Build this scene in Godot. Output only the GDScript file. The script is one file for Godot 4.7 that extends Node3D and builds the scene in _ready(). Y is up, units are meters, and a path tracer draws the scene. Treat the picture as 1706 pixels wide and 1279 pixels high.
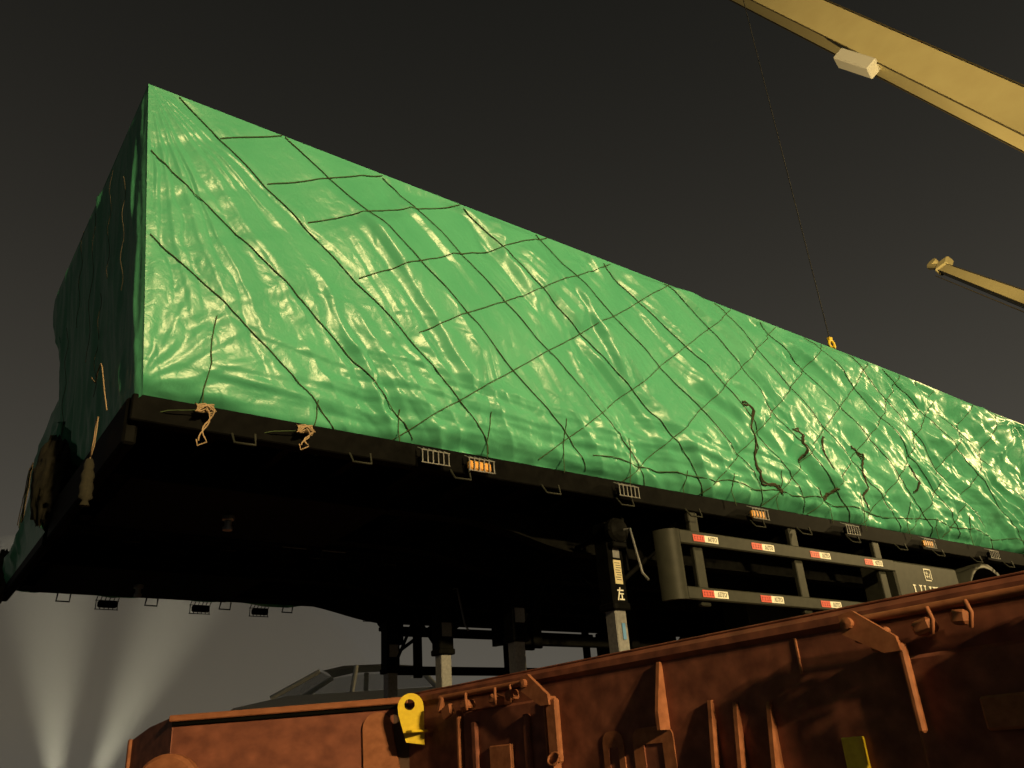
extends Node3D
# Night quay: two semi-trailers side by side on a ship's deck, their noses overhanging a brown steel
# bulwark; the near load is wrapped in green tarpaulin under a rope net; two ship cranes beyond.

var M := {}
var na_: FastNoiseLite
var nb_: FastNoiseLite
var nc_: FastNoiseLite
var nr_: FastNoiseLite
var nk_: FastNoiseLite
var nl_: FastNoiseLite
var n1_: FastNoiseLite
const TOP_Y := 6.14
const Z_NEAR := -4.93

# ------------------------------------------------------------------ helpers
func new_st() -> SurfaceTool:
	var st := SurfaceTool.new()
	st.begin(Mesh.PRIMITIVE_TRIANGLES)
	return st

func tri(st: SurfaceTool, a: Vector3, b: Vector3, c: Vector3) -> void:
	st.add_vertex(a); st.add_vertex(b); st.add_vertex(c)

func quad(st: SurfaceTool, a: Vector3, b: Vector3, c: Vector3, d: Vector3) -> void:
	tri(st, a, b, c); tri(st, a, c, d)

# chamfered box in a local frame
func bx(st: SurfaceTool, c: Vector3, s: Vector3, ch := 0.006, bas := Basis.IDENTITY) -> void:
	st.set_smooth_group(-1)
	var h := s * 0.5
	var k: float = minf(ch, minf(h.x, minf(h.y, h.z)) * 0.6)
	var P := func(v: Vector3) -> Vector3: return c + bas * v
	# six faces
	for ax in 3:
		for sg in [-1.0, 1.0]:
			var u := (ax + 1) % 3
			var w := (ax + 2) % 3
			var q := []
			for m in [[-1, -1], [1, -1], [1, 1], [-1, 1]]:
				var v := Vector3.ZERO
				v[ax] = h[ax] * sg
				v[u] = (h[u] - k) * m[0]
				v[w] = (h[w] - k) * m[1]
				q.append(P.call(v))
			if sg > 0:
				quad(st, q[3], q[2], q[1], q[0])
			else:
				quad(st, q[0], q[1], q[2], q[3])
	# twelve chamfers
	for ax in 3:
		var u := (ax + 1) % 3
		var w := (ax + 2) % 3
		for su in [-1.0, 1.0]:
			for sw in [-1.0, 1.0]:
				var q := []
				for m in [[-1, 0], [1, 0], [1, 1], [-1, 1]]:
					var v := Vector3.ZERO
					v[ax] = (h[ax] - k) * m[0]
					if m[1] == 0:
						v[u] = h[u] * su; v[w] = (h[w] - k) * sw
					else:
						v[u] = (h[u] - k) * su; v[w] = h[w] * sw
					q.append(P.call(v))
				if su * sw > 0:
					quad(st, q[3], q[2], q[1], q[0])
				else:
					quad(st, q[0], q[1], q[2], q[3])
	for sx in [-1.0, 1.0]:
		for sy in [-1.0, 1.0]:
			for sz in [-1.0, 1.0]:
				var a: Vector3 = P.call(Vector3(h.x * sx, (h.y - k) * sy, (h.z - k) * sz))
				var b: Vector3 = P.call(Vector3((h.x - k) * sx, h.y * sy, (h.z - k) * sz))
				var d: Vector3 = P.call(Vector3((h.x - k) * sx, (h.y - k) * sy, h.z * sz))
				if sx * sy * sz > 0:
					tri(st, a, d, b)
				else:
					tri(st, a, b, d)

func tube(st: SurfaceTool, pts: Array, r: float, n := 6, r2 := -1.0) -> void:
	st.set_smooth_group(1)
	if r2 < 0.0: r2 = r
	var rings := []
	var prev := Vector3.UP
	for i in pts.size():
		var d: Vector3
		if i == 0: d = pts[1] - pts[0]
		elif i == pts.size() - 1: d = pts[i] - pts[i - 1]
		else: d = pts[i + 1] - pts[i - 1]
		d = d.normalized()
		var sd := d.cross(prev)
		if sd.length() < 0.05: sd = d.cross(Vector3.RIGHT)
		if sd.length() < 0.05: sd = d.cross(Vector3.FORWARD)
		sd = sd.normalized()
		var up := sd.cross(d).normalized()
		prev = up
		var rr: float = lerpf(r, r2, float(i) / (pts.size() - 1))
		var ring := []
		for k in n:
			var a := TAU * k / n
			ring.append(pts[i] + (sd * cos(a) + up * sin(a)) * rr)
		rings.append(ring)
	for i in pts.size() - 1:
		for k in n:
			var k2 := (k + 1) % n
			quad(st, rings[i][k], rings[i + 1][k], rings[i + 1][k2], rings[i][k2])
	st.set_smooth_group(-1)
	for k in range(1, n - 1):
		tri(st, rings[0][0], rings[0][k], rings[0][k + 1])
		var e: Array = rings[rings.size() - 1]
		tri(st, e[0], e[k + 1], e[k])

# polygon (2D points) extruded along a direction: o + u*x + v*y, thickness along w
func prism(st: SurfaceTool, poly: Array, o: Vector3, u: Vector3, v: Vector3, w: Vector3) -> void:
	st.set_smooth_group(-1)
	var pv := PackedVector2Array()
	for p in poly: pv.append(Vector2(p[0], p[1]))
	var idx := Geometry2D.triangulate_polygon(pv)
	for i in range(0, idx.size(), 3):
		var a := o + u * pv[idx[i]].x + v * pv[idx[i]].y
		var b := o + u * pv[idx[i + 1]].x + v * pv[idx[i + 1]].y
		var c := o + u * pv[idx[i + 2]].x + v * pv[idx[i + 2]].y
		tri(st, a, b, c)
		tri(st, a + w, c + w, b + w)
	for i in pv.size():
		var p := pv[i]
		var q := pv[(i + 1) % pv.size()]
		var a := o + u * p.x + v * p.y
		var b := o + u * q.x + v * q.y
		quad(st, a, a + w, b + w, b)

# lathe round an axis: prof = [[radius, along], ...]
func lathe(st: SurfaceTool, prof: Array, o: Vector3, ax: Vector3, n := 20, smooth := false) -> void:
	st.set_smooth_group(2 if smooth else -1)
	ax = ax.normalized()
	var s := ax.cross(Vector3.UP)
	if s.length() < 0.1: s = ax.cross(Vector3.RIGHT)
	s = s.normalized()
	var t := ax.cross(s)
	for i in prof.size() - 1:
		for k in n:
			var a0 := TAU * k / n
			var a1 := TAU * (k + 1) / n
			var d0 := s * cos(a0) + t * sin(a0)
			var d1 := s * cos(a1) + t * sin(a1)
			var p0: float = prof[i][0]
			var p1: float = prof[i + 1][0]
			var A: Vector3 = o + ax * prof[i][1]
			var B: Vector3 = o + ax * prof[i + 1][1]
			if p0 > 0.0005: tri(st, A + d0 * p0, B + d1 * p1, A + d1 * p0)
			if p1 > 0.0005: tri(st, A + d0 * p0, B + d0 * p1, B + d1 * p1)

func obj(called: String, st: SurfaceTool, m: Material, parent: Node = null) -> MeshInstance3D:
	st.generate_normals()
	var o := MeshInstance3D.new()
	o.name = called
	o.mesh = st.commit()
	o.material_override = m
	(self if parent == null else parent).add_child(o, true)
	return o

func tag(o: Node, label: String, category: String, group := "", kind := "") -> void:
	if label != "": o.set_meta("label", label)
	if category != "": o.set_meta("category", category)
	if group != "": o.set_meta("group", group)
	if kind != "": o.set_meta("kind", kind)

func thing(called: String, label: String, category: String, group := "") -> Node3D:
	var o := Node3D.new()
	o.name = called
	add_child(o, true)
	tag(o, label, category, group)
	return o

func pc(called: String, c: Vector3, s: Vector3, m: Material, parent: Node, ch := 0.006, bas := Basis.IDENTITY) -> MeshInstance3D:
	var st := new_st()
	bx(st, c, s, ch, bas)
	return obj(called, st, m, parent)

func tb(called: String, pts: Array, r: float, m: Material, parent: Node, n := 6) -> MeshInstance3D:
	var st := new_st()
	tube(st, pts, r, n)
	return obj(called, st, m, parent)

func lin(r: float, g: float, b: float) -> Color:
	return Color(r, g, b).linear_to_srgb()

func noise(seed_: int, freq: float, oct := 3, type := FastNoiseLite.TYPE_SIMPLEX_SMOOTH) -> FastNoiseLite:
	var n := FastNoiseLite.new()
	n.seed = seed_
	n.noise_type = type
	n.frequency = freq
	n.fractal_octaves = oct
	return n

func noise_tex(n: FastNoiseLite, a: Color, b: Color, size := 512, mid := Color(0, 0, 0, 0)) -> NoiseTexture2D:
	var t := NoiseTexture2D.new()
	t.width = size; t.height = size; t.seamless = true; t.noise = n
	var g := Gradient.new()
	g.set_color(0, a); g.set_color(1, b)
	if mid.a > 0.0: g.add_point(0.5, mid)
	t.color_ramp = g
	return t

func normal_tex(n: FastNoiseLite, strength: float, size := 512) -> NoiseTexture2D:
	var t := NoiseTexture2D.new()
	t.width = size; t.height = size; t.seamless = true; t.noise = n
	t.as_normal_map = true; t.bump_strength = strength
	return t

func mat(c: Color, rough: float, metal := 0.0) -> StandardMaterial3D:
	var m := StandardMaterial3D.new()
	m.albedo_color = c
	m.roughness = rough
	m.metallic = metal
	m.cull_mode = BaseMaterial3D.CULL_DISABLED
	return m

func grain(m: StandardMaterial3D, a: Color, b: Color, scale: float, sd: int, bump := 0.0) -> StandardMaterial3D:
	m.albedo_color = Color.WHITE
	m.albedo_texture = noise_tex(noise(sd, 0.012, 5), a, b, 512)
	m.uv1_triplanar = true
	m.uv1_world_triplanar = true
	m.uv1_scale = Vector3.ONE * scale
	if bump > 0.0:
		m.normal_enabled = true
		m.normal_texture = normal_tex(noise(sd + 7, 0.03, 4), 6.0, 512)
		m.normal_scale = bump
	return m

func sstep(a: float, b: float, x: float) -> float:
	var t := clampf((x - a) / (b - a), 0.0, 1.0)
	return t * t * (3.0 - 2.0 * t)

# ------------------------------------------------------------------ materials
func make_materials() -> void:
	var t := mat(Color.WHITE, 0.36)
	t.albedo_texture = noise_tex(noise(3, 0.006, 4), lin(0.07, 0.345, 0.20), lin(0.10, 0.41, 0.245), 512)
	t.uv1_triplanar = true; t.uv1_world_triplanar = true; t.uv1_scale = Vector3.ONE * 0.35
	t.normal_enabled = true
	var cn := noise(11, 0.028, 2, FastNoiseLite.TYPE_CELLULAR)
	cn.cellular_return_type = FastNoiseLite.RETURN_DISTANCE2_SUB
	cn.fractal_type = FastNoiseLite.FRACTAL_FBM
	cn.domain_warp_enabled = true
	cn.domain_warp_amplitude = 22.0
	cn.domain_warp_frequency = 0.02
	t.normal_texture = normal_tex(cn, 5.0, 1024)
	t.normal_scale = 0.3
	t.metallic_specular = 0.5
	M.tarp = t
	M.rope = grain(mat(Color.WHITE, 0.9), lin(0.03, 0.055, 0.018), lin(0.06, 0.09, 0.035), 6.0, 21)
	M.twine = mat(lin(0.36, 0.25, 0.15), 0.9)
	M.cord = mat(lin(0.10, 0.075, 0.045), 0.9)
	M.sacking = grain(mat(Color.WHITE, 0.95), lin(0.012, 0.011, 0.007), lin(0.035, 0.030, 0.017), 5.0, 61)
	M.stain_rope = mat(lin(0.045, 0.04, 0.02), 0.95)
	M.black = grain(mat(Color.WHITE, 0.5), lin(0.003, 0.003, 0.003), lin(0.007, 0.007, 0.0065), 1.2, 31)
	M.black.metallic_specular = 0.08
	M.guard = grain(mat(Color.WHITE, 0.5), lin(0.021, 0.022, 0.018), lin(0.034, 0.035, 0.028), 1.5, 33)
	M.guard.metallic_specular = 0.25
	M.steel = mat(lin(0.35, 0.35, 0.36), 0.35, 0.8)
	M.galv = grain(mat(Color.WHITE, 0.5, 0.3), lin(0.16, 0.16, 0.17), lin(0.26, 0.26, 0.26), 4.0, 35)
	M.label_plate = mat(lin(0.55, 0.48, 0.30), 0.5)
	M.white_paint = mat(lin(0.72, 0.70, 0.62), 0.55)
	M.sticker_red = mat(lin(0.55, 0.07, 0.05), 0.35)
	M.sticker_dark = mat(lin(0.25, 0.02, 0.02), 0.4)
	M.ink = mat(lin(0.03, 0.03, 0.03), 0.6)
	M.amber = mat(lin(0.75, 0.36, 0.09), 0.3)
	M.blue = mat(lin(0.08, 0.22, 0.45), 0.5)
	M.rubber = mat(lin(0.02, 0.02, 0.02), 0.8)
	var w := mat(Color.WHITE, 0.55)
	grain(w, lin(0.11, 0.038, 0.028), lin(0.285, 0.102, 0.066), 0.8, 41)
	w.metallic_specular = 0.3
	M.brown = w
	var w2 := mat(Color.WHITE, 0.6)
	grain(w2, lin(0.20, 0.072, 0.036), lin(0.36, 0.14, 0.075), 1.6, 43)
	w2.metallic_specular = 0.3
	M.brown_worn = w2
	M.yellow = grain(mat(Color.WHITE, 0.45), lin(0.62, 0.42, 0.015), lin(0.78, 0.58, 0.03), 3.0, 45, 0.2)
	M.cream = grain(mat(Color.WHITE, 0.75), lin(0.56, 0.47, 0.23), lin(0.64, 0.56, 0.28), 0.12, 47)
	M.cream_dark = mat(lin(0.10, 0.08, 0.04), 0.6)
	M.rust_red = mat(lin(0.35, 0.06, 0.03), 0.6)
	M.ground = grain(mat(Color.WHITE, 0.9), lin(0.025, 0.025, 0.024), lin(0.05, 0.05, 0.048), 0.4, 49, 0.4)
	M.deck = grain(mat(Color.WHITE, 0.8), lin(0.05, 0.025, 0.018), lin(0.09, 0.045, 0.03), 0.5, 51)
	M.silver = mat(lin(0.62, 0.62, 0.60), 0.4)
	M.glass = mat(Color(0.5, 0.52, 0.5, 0.35), 0.05)
	M.glass.transparency = BaseMaterial3D.TRANSPARENCY_ALPHA
	var lampm := mat(Color.WHITE, 0.5)
	lampm.emission_enabled = true
	lampm.emission = Color(1.0, 0.86, 0.6)
	lampm.emission_energy_multiplier = 4.0
	M.lamp = lampm

# ------------------------------------------------------------------ tarp surface
var rope1 := []   # [x at the top, slope]
var rope2 := []

var bins := []

func add_crease(x: float, y: float, ang: float, L: float, w: float, h: float, bend: float) -> void:
	var cr := PackedFloat32Array([x, y, cos(ang), sin(ang), L, w, h, bend])
	var x0 := minf(x, x + L * cos(ang)) - 0.12
	var x1 := maxf(x, x + L * cos(ang)) + 0.12
	for b in range(clampi(int((x0 - 0.5) * 2.0), 0, bins.size() - 1), clampi(int((x1 - 0.5) * 2.0), 0, bins.size() - 1) + 1):
		bins[b].append(cr)

func setup_creases() -> void:
	for k in 28: bins.append([])
	var rng := RandomNumberGenerator.new()
	rng.seed = 2024
	for k in 150:                         # taut pulls along the hem
		var x := rng.randf_range(0.9, 13.0)
		var q := pow(rng.randf(), 1.5) * 0.62 + 0.02
		var w := rng.randf_range(0.012, 0.035)
		add_crease(x, 3.82 + q, rng.randf_range(-0.07, 0.03) - 0.10 * q, rng.randf_range(0.7, 2.6), w, w * rng.randf_range(0.22, 0.42), rng.randf_range(-0.02, 0.03))
	for k in 14:                          # fan from the lower front corner
		var an := 1.35 * k / 13.0 + rng.randf_range(-0.03, 0.03)
		add_crease(1.02, 3.87, an, rng.randf_range(0.35, 1.1), 0.014, 0.0038, 0.0)
	for k in 85:                          # long diagonals
		var x := rng.randf_range(1.9, 12.0)
		var y := rng.randf_range(4.4, 6.2)
		var w := rng.randf_range(0.02, 0.075)
		var an := -lerpf(0.95, 0.52, sstep(2.0, 9.0, x)) + rng.randf_range(-0.18, 0.18)
		add_crease(x, y, an, rng.randf_range(0.5, 1.9), w, w * rng.randf_range(0.25, 0.5), rng.randf_range(-0.08, 0.08))
	for k in 950:                         # fine crinkle, denser low and to the rear
		var x := rng.randf_range(0.9, 13.7)
		var y := rng.randf_range(3.85, 6.1)
		var keep := 0.2 * sstep(1.5, 3.2, x) + 0.5 * (1.0 - sstep(4.2, 5.2, y)) + 0.45 * sstep(6.0, 9.0, x)
		if rng.randf() > keep: continue
		var w := rng.randf_range(0.008, 0.02) * lerpf(1.0, 1.6, sstep(5.0, 11.0, x))
		var an := -0.75 + rng.randfn(0.0, 0.6)
		add_crease(x, y, an, rng.randf_range(0.12, 0.5), w, w * rng.randf_range(0.2, 0.45), rng.randf_range(-0.3, 0.3))

func setup_noise() -> void:
	na_ = noise(101, 1.0, 3)
	nb_ = noise(102, 1.0, 2)
	nc_ = noise(103, 1.0, 4)
	var r := noise(104, 1.0, 3)
	r.fractal_type = FastNoiseLite.FRACTAL_RIDGED
	nr_ = r
	nl_ = noise(106, 1.0, 1)
	nl_.fractal_type = FastNoiseLite.FRACTAL_RIDGED
	n1_ = noise(107, 1.0, 1)
	n1_.fractal_type = FastNoiseLite.FRACTAL_NONE
	var ce := noise(105, 1.0, 1, FastNoiseLite.TYPE_CELLULAR)
	ce.cellular_return_type = FastNoiseLite.RETURN_DISTANCE2_SUB
	ce.fractal_type = FastNoiseLite.FRACTAL_NONE
	nk_ = ce

func bottom_y(x: float) -> float:
	var y := 3.825 + 0.02 * sin(x * 1.9) + 0.018 * na_.get_noise_2d(x * 0.9, 3.0)
	y -= 0.09 * exp(-pow((x - 1.9) / 0.42, 2.0))
	y += 0.03 * exp(-pow((x - 3.4) / 0.5, 2.0))
	y += 0.022 * na_.get_noise_2d(x * 2.6, 17.0) - 0.012 * absf(sin(x * 4.36 + 0.8))
	return y

func top_y(x: float) -> float:
	return TOP_Y - 0.0125 * (x - 0.8) - 0.05 * sstep(9.5, 13.2, x)

func front_x(y: float) -> float:
	return lerpf(1.02, 0.80, clampf((y - 3.83) / 2.31, 0.0, 1.0))

# angle from straight down, flank width at 1 m, strength, reach
const FOLDS := [[0.05, 0.07, 1.0, 1.9], [0.15, 0.05, 1.1, 1.2], [0.235, 0.06, 1.0, 2.2],
	[0.36, 0.09, 1.05, 2.35], [0.455, 0.055, 1.0, 2.6], [0.635, 0.12, 1.0, 2.9], [0.74, 0.04, 1.0, 1.1], [0.83, 0.05, 1.0, 1.6], [0.95, 0.05, 0.7, 2.1]]

func disp(x: float, y: float) -> float:
	var d := 0.0
	var yb := bottom_y(x)
	var yt := top_y(x)
	var q := y - yb
	var fm := 0.0
	var na: float = na_.get_noise_2d(x * 0.7, y * 0.7)
	# folds that radiate from the front top corner
	var dx := x - 0.8
	var dy := 6.16 - y
	var r := sqrt(dx * dx + dy * dy)
	if r < 3.2 and r > 0.02:
		var th := atan2(dx, dy) + 0.022 * nb_.get_noise_2d(r * 1.1, 7.0) * r + 0.006 * nb_.get_noise_2d(x * 5.0, y * 5.0)
		var fd := sstep(0.02, 0.3, r)
		for f in FOLDS:
			var R: float = f[3]
			if r < R:
				# a steep flank that faces down and left, then a long easy back
				var w: float = f[1] * (0.25 + r * 0.75) * (0.75 + 0.5 * nb_.get_noise_2d(r * 1.8, f[0] * 40.0))
				var c: float = r * (th - f[0])
				var hgt: float = 0.245 * w * f[2]
				var g := sstep(-w, 0.0, c) * 0.1 + 0.9 * clampf((c + w) / w, 0.0, 1.0)
				if c > 0.0: g = exp(-c / (3.2 * w))
				var en := fd * (1.0 - sstep(R * 0.65, R, r))
				d += hgt * g * en
				fm = maxf(fm, en * sstep(-1.2 * w, -0.7 * w, c) * (1.0 - sstep(-0.2 * w, 0.3 * w, c)))
	# fan from the front bottom corner
	var ex := x - 1.0
	var ey := y - 3.86
	var r2 := sqrt(ex * ex + ey * ey)
	if r2 < 1.3 and ey > -0.1:
		var th2 := atan2(ey, ex)
		d += 0.006 * sin(th2 * 17.0 + 2.5 * nb_.get_noise_2d(r2 * 2.0, 1.0)) * sstep(0.03, 0.25, r2) * (1.0 - sstep(0.4, 1.1, r2))
	# straight creases: hem pulls, diagonals and fine crinkle
	var bi := clampi(int((x - 0.5) * 2.0), 0, bins.size() - 1)
	for cr: PackedFloat32Array in bins[bi]:
		var px := x - cr[0]
		var py := y - cr[1]
		var t := px * cr[2] + py * cr[3]
		var L := cr[4]
		if t <= 0.0 or t >= L: continue
		var c := py * cr[2] - px * cr[3] + cr[7] * t * (L - t)
		var w := cr[5]
		if c < -w or c > 4.0 * w: continue
		var e := minf(1.0, minf(t, L - t) / (0.3 * L))
		var g: float
		if c < 0.0: g = 1.0 + c / w
		else: g = 1.0 - sstep(0.0, 4.0 * w, c)
		d += cr[6] * g * e * e * (3.0 - 2.0 * e)
	# long diagonal drapes running down to the right
	var al := lerpf(0.95, 0.62, sstep(2.0, 9.0, x))
	var ac := x * sin(al) + y * cos(al)
	var lo := x * cos(al) - y * sin(al)
	var md := sstep(1.6, 2.6, x)
	var sw_ := ac * 1.15 + 0.5 * n1_.get_noise_2d(ac * 0.5 + 3.0, lo * 0.22)
	var ph := sw_ - floorf(sw_)
	var gg := sstep(0.0, 0.16, ph) * (1.0 - sstep(0.16, 0.95, ph))
	var dm := sstep(0.05, 0.4, n1_.get_noise_2d(floorf(sw_) * 3.7, lo * 0.45 + 5.0) + 0.18)
	d += md * 0.06 * gg * dm
	d += md * 0.085 * n1_.get_noise_2d(ac * 0.8, lo * 0.16)
	var rr: float = nl_.get_noise_2d(ac * 1.25 + 0.25 * na, lo * 0.16 + 9.0)
	d += md * lerpf(0.026, 0.055, sstep(5.0, 9.0, x)) * rr
	d += md * lerpf(0.018, 0.03, sstep(5.0, 9.0, x)) * nl_.get_noise_2d(ac * 3.1 + 0.3 * na, lo * 0.4 + 3.0) * (1.0 - sstep(0.5, 2.0, q))
	# swags that hang from the rear top corner
	var sw := sstep(6.3, 8.2, x)
	if sw > 0.0:
		var sag := maxf(0.10, 1.0 - pow((x - 9.4) / 3.9, 2.0))
		var c := (6.03 - y) / sag
		var s2 := c * 7.5 + 1.6 * nb_.get_noise_2d(x * 0.35, c * 1.2)
		d += sw * 0.05 * pow(0.5 + 0.5 * sin(s2), 1.6) * sstep(0.08, 0.4, c) * (1.0 - sstep(1.4, 2.2, c))
	var rx := 13.12 - x
	var ry := 5.95 - y
	var r3 := sqrt(rx * rx + ry * ry)
	if r3 < 2.6:
		var th3 := atan2(rx, ry)
		d += 0.03 * sin(th3 * 15.0 + 1.5 * nb_.get_noise_2d(r3, 21.0)) * sstep(0.0, 0.3, r3) * (1.0 - sstep(0.8, 2.4, r3))
	# crumple facets, patchy
	var wx: float = x + 0.12 * nc_.get_noise_2d(x * 2.1, y * 2.1)
	var wy: float = y + 0.12 * nc_.get_noise_2d(x * 2.1 + 40.0, y * 2.1)
	var pm := sstep(0.0, 0.55, na_.get_noise_2d(x * 0.9 + 30.0, y * 1.1) + 0.25 * (1.0 - sstep(0.2, 1.0, q)) + 0.22 * sstep(6.0, 9.0, x)) + 0.03
	pm *= lerpf(1.0, 1.7, sstep(6.0, 10.0, x))
	pm = maxf(pm * lerpf(0.35, 1.0, sstep(1.5, 3.0, x)), 0.75 * fm)
	d += pm * 0.008 * nk_.get_noise_2d(wx * 2.6, wy * 3.2)
	d += pm * 0.0055 * nk_.get_noise_2d(wx * 6.5 + 11.0, wy * 7.5)
	d += pm * 0.003 * nk_.get_noise_2d(wx * 15.0 + 5.0, wy * 17.0)
	# the net pulls the sheet in along its ropes
	for i in rope1.size():
		var e: float = absf(y - (6.13 - rope1[i][1] * (x - rope1[i][0]))) * 0.77
		if e < 0.16: d -= 0.008 * exp(-e * e / 0.0022)
	for i in rope2.size():
		var e: float = absf(y - (6.10 - rope2[i][1] * (rope2[i][0] - x))) * 0.8
		if e < 0.16: d -= 0.007 * exp(-e * e / 0.0022)
	# edges lie on the load
	var ed := sstep(0.0, 0.10, yt - y) * sstep(0.0, 0.06, x - front_x(y))
	d *= ed
	d += 0.05 * sin(PI * clampf((y - yb) / (yt - yb), 0.0, 1.0)) * sstep(0.0, 0.8, dx)
	return d

func tarp_z(x: float, y: float) -> float:
	var q := y - bottom_y(x)
	return Z_NEAR + disp(x, y) - 0.10 * pow(1.0 - sstep(0.0, 0.16, q), 2.0) - 0.07 * pow(1.0 - sstep(0.0, 0.5, q), 1.5)

func grid_mesh(called: String, rows: Array, m: Material, parent: Node) -> MeshInstance3D:
	var st := new_st()
	st.set_smooth_group(1)
	var nr := rows.size()
	var nc: int = rows[0].size()
	for j in nr:
		for i in nc:
			st.add_vertex(rows[j][i])
	for j in nr - 1:
		for i in nc - 1:
			var a := j * nc + i
			st.add_index(a); st.add_index(a + 1); st.add_index(a + nc + 1)
			st.add_index(a); st.add_index(a + nc + 1); st.add_index(a + nc)
	return obj(called, st, m, parent)

func build_tarp() -> void:
	var T := thing("green_tarpaulin", "tall wrinkled green plastic tarpaulin wrapped over the near trailer's load", "tarpaulin")
	var nx := 760
	var ny := 190
	var rows := []
	for j in ny + 1:
		var t := float(j) / ny
		var row := PackedVector3Array()
		for i in nx + 1:
			var s := float(i) / nx
			s = 0.55 * s + 0.45 * s * s
			var x := lerpf(0.8, 13.75, s)
			var y := lerpf(top_y(x), bottom_y(x), t)
			var xf := front_x(y)
			x = xf + (x - 0.8) * (13.75 - xf) / 12.95
			row.append(Vector3(x, y, tarp_z(x, y)))
		rows.append(row)
	# tucked hem
	var hem := PackedVector3Array()
	for i in nx + 1:
		var p: Vector3 = rows[ny][i]
		hem.append(p + Vector3(0.0, -0.012 + 0.02 * nc_.get_noise_2d(p.x * 5.0, 2.0), -0.10))
	rows.append(hem)
	grid_mesh("side_sheet", rows, M.tarp, T)
	# front sheet, across the load
	rows = []
	for j in 121:
		var t := j / 120.0
		var row := PackedVector3Array()
		for i in 171:
			var s := i / 170.0
			var y := lerpf(TOP_Y, 3.80 - 0.03 * sin(s * 19.0), t)
			if s > 0.5: y = maxf(y, 3.80 + 0.75 * sstep(0.5, 1.0, s))
			var zf := lerpf(-8.17, -7.5, sstep(0.0, 0.75, t))
			var z := lerpf(Z_NEAR, zf, s)
			var edge := sstep(0.0, 0.04, s) * sstep(0.0, 0.05, t)
			var vr: float = nr_.get_noise_2d(z * 1.7, y * 0.22 + 3.0)
			var d := 0.045 * vr * edge + 0.012 * nc_.get_noise_2d(z * 3.0, y * 1.1) * edge
			# gathers near the hem
			d += 0.02 * nr_.get_noise_2d(z * 6.0, y * 1.2) * sstep(0.7, 1.0, t) * edge
			# the sheet wraps round the near corner
			row.append(Vector3(front_x(y) - d, y, z))
		rows.append(row)
	grid_mesh("front_sheet", rows, M.tarp, T)
	# top and far sheets
	rows = []
	for j in 13:
		var s := j / 12.0
		var row := PackedVector3Array()
		for i in 121:
			var x := lerpf(0.8, 13.75, i / 120.0)
			var z := lerpf(Z_NEAR, -8.17, s)
			var y := top_y(x) + 0.02 * na_.get_noise_2d(x, z) * sin(PI * s) - 0.02 * sin(PI * s)
			row.append(Vector3(x, y, z))
		rows.append(row)
	grid_mesh("top_sheet", rows, M.tarp, T)
	rows = []
	for j in 25:
		var t := j / 24.0
		var row := PackedVector3Array()
		for i in 141:
			var x := lerpf(0.8, 13.75, i / 140.0)
			var y := lerpf(top_y(x), 4.2, t)
			x = maxf(x, front_x(y))
			row.append(Vector3(x, y, lerpf(-8.17, -7.5, sstep(0.0, 0.75, t)) + 0.03 * nr_.get_noise_2d(x * 1.5, y * 0.6)))
		rows.append(row)
	grid_mesh("far_sheet", rows, M.tarp, T)
	rows = []
	for j in 13:
		var t := j / 12.0
		var row := PackedVector3Array()
		for i in 31:
			var s := i / 30.0
			var y := lerpf(top_y(13.75), bottom_y(13.75), t)
			var z := lerpf(tarp_z(13.75, y), -7.9, s)
			row.append(Vector3(13.75 + 0.04 * nr_.get_noise_2d(z * 2.0, y) * sin(PI * s), y, z))
		rows.append(row)
	grid_mesh("rear_sheet", rows, M.tarp, T)

	# lower wrapped load of the far trailer
	var U := thing("low_tarpaulin", "low dark green tarpaulin bundled over the far trailer's front edge", "tarpaulin")
	var prof := [[-7.52, 3.86], [-7.58, 4.80], [-7.9, 4.97], [-8.4, 4.96], [-8.62, 4.86], [-8.70, 4.45], [-8.74, 4.05], [-8.95, 3.93], [-9.5, 3.92], [-9.86, 3.90], [-10.0, 3.80], [-10.02, 3.64]]
	rows = []
	for j in 61:
		var t := j / 60.0 * (prof.size() - 1)
		var k := mini(int(t), prof.size() - 2)
		var f := t - k
		var zz := lerpf(prof[k][0], prof[k + 1][0], f)
		var yy := lerpf(prof[k][1], prof[k + 1][1], f)
		var row := PackedVector3Array()
		for i in 81:
			var x := lerpf(0.96, 13.6, pow(i / 80.0, 1.6))
			var w: float = nr_.get_noise_2d(x * 1.2, zz * 2.0 + yy * 2.0) * 0.05
			row.append(Vector3(x, yy + w, zz - w))
		rows.append(row)
	grid_mesh("cover_sheet", rows, M.tarp, U)
	rows = []
	for j in 41:
		var t := j / 40.0
		var row := PackedVector3Array()
		for i in 61:
			var s := i / 60.0 * (prof.size() - 1)
			var k := mini(int(s), prof.size() - 2)
			var zz := lerpf(prof[k][0], prof[k + 1][0], s - k)
			var yy := lerpf(prof[k][1], prof[k + 1][1], s - k)
			var y := lerpf(yy + nr_.get_noise_2d(0.96 * 1.2, zz * 2.0 + yy * 2.0) * 0.05, 3.62, t)
			row.append(Vector3(0.96 - 0.07 * sin(PI * t) * nr_.get_noise_2d(zz * 3.0, y * 0.9) - 0.03 * sin(PI * t), y, zz))
		rows.append(row)
	grid_mesh("front_sheet", rows, M.tarp, U)

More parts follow.
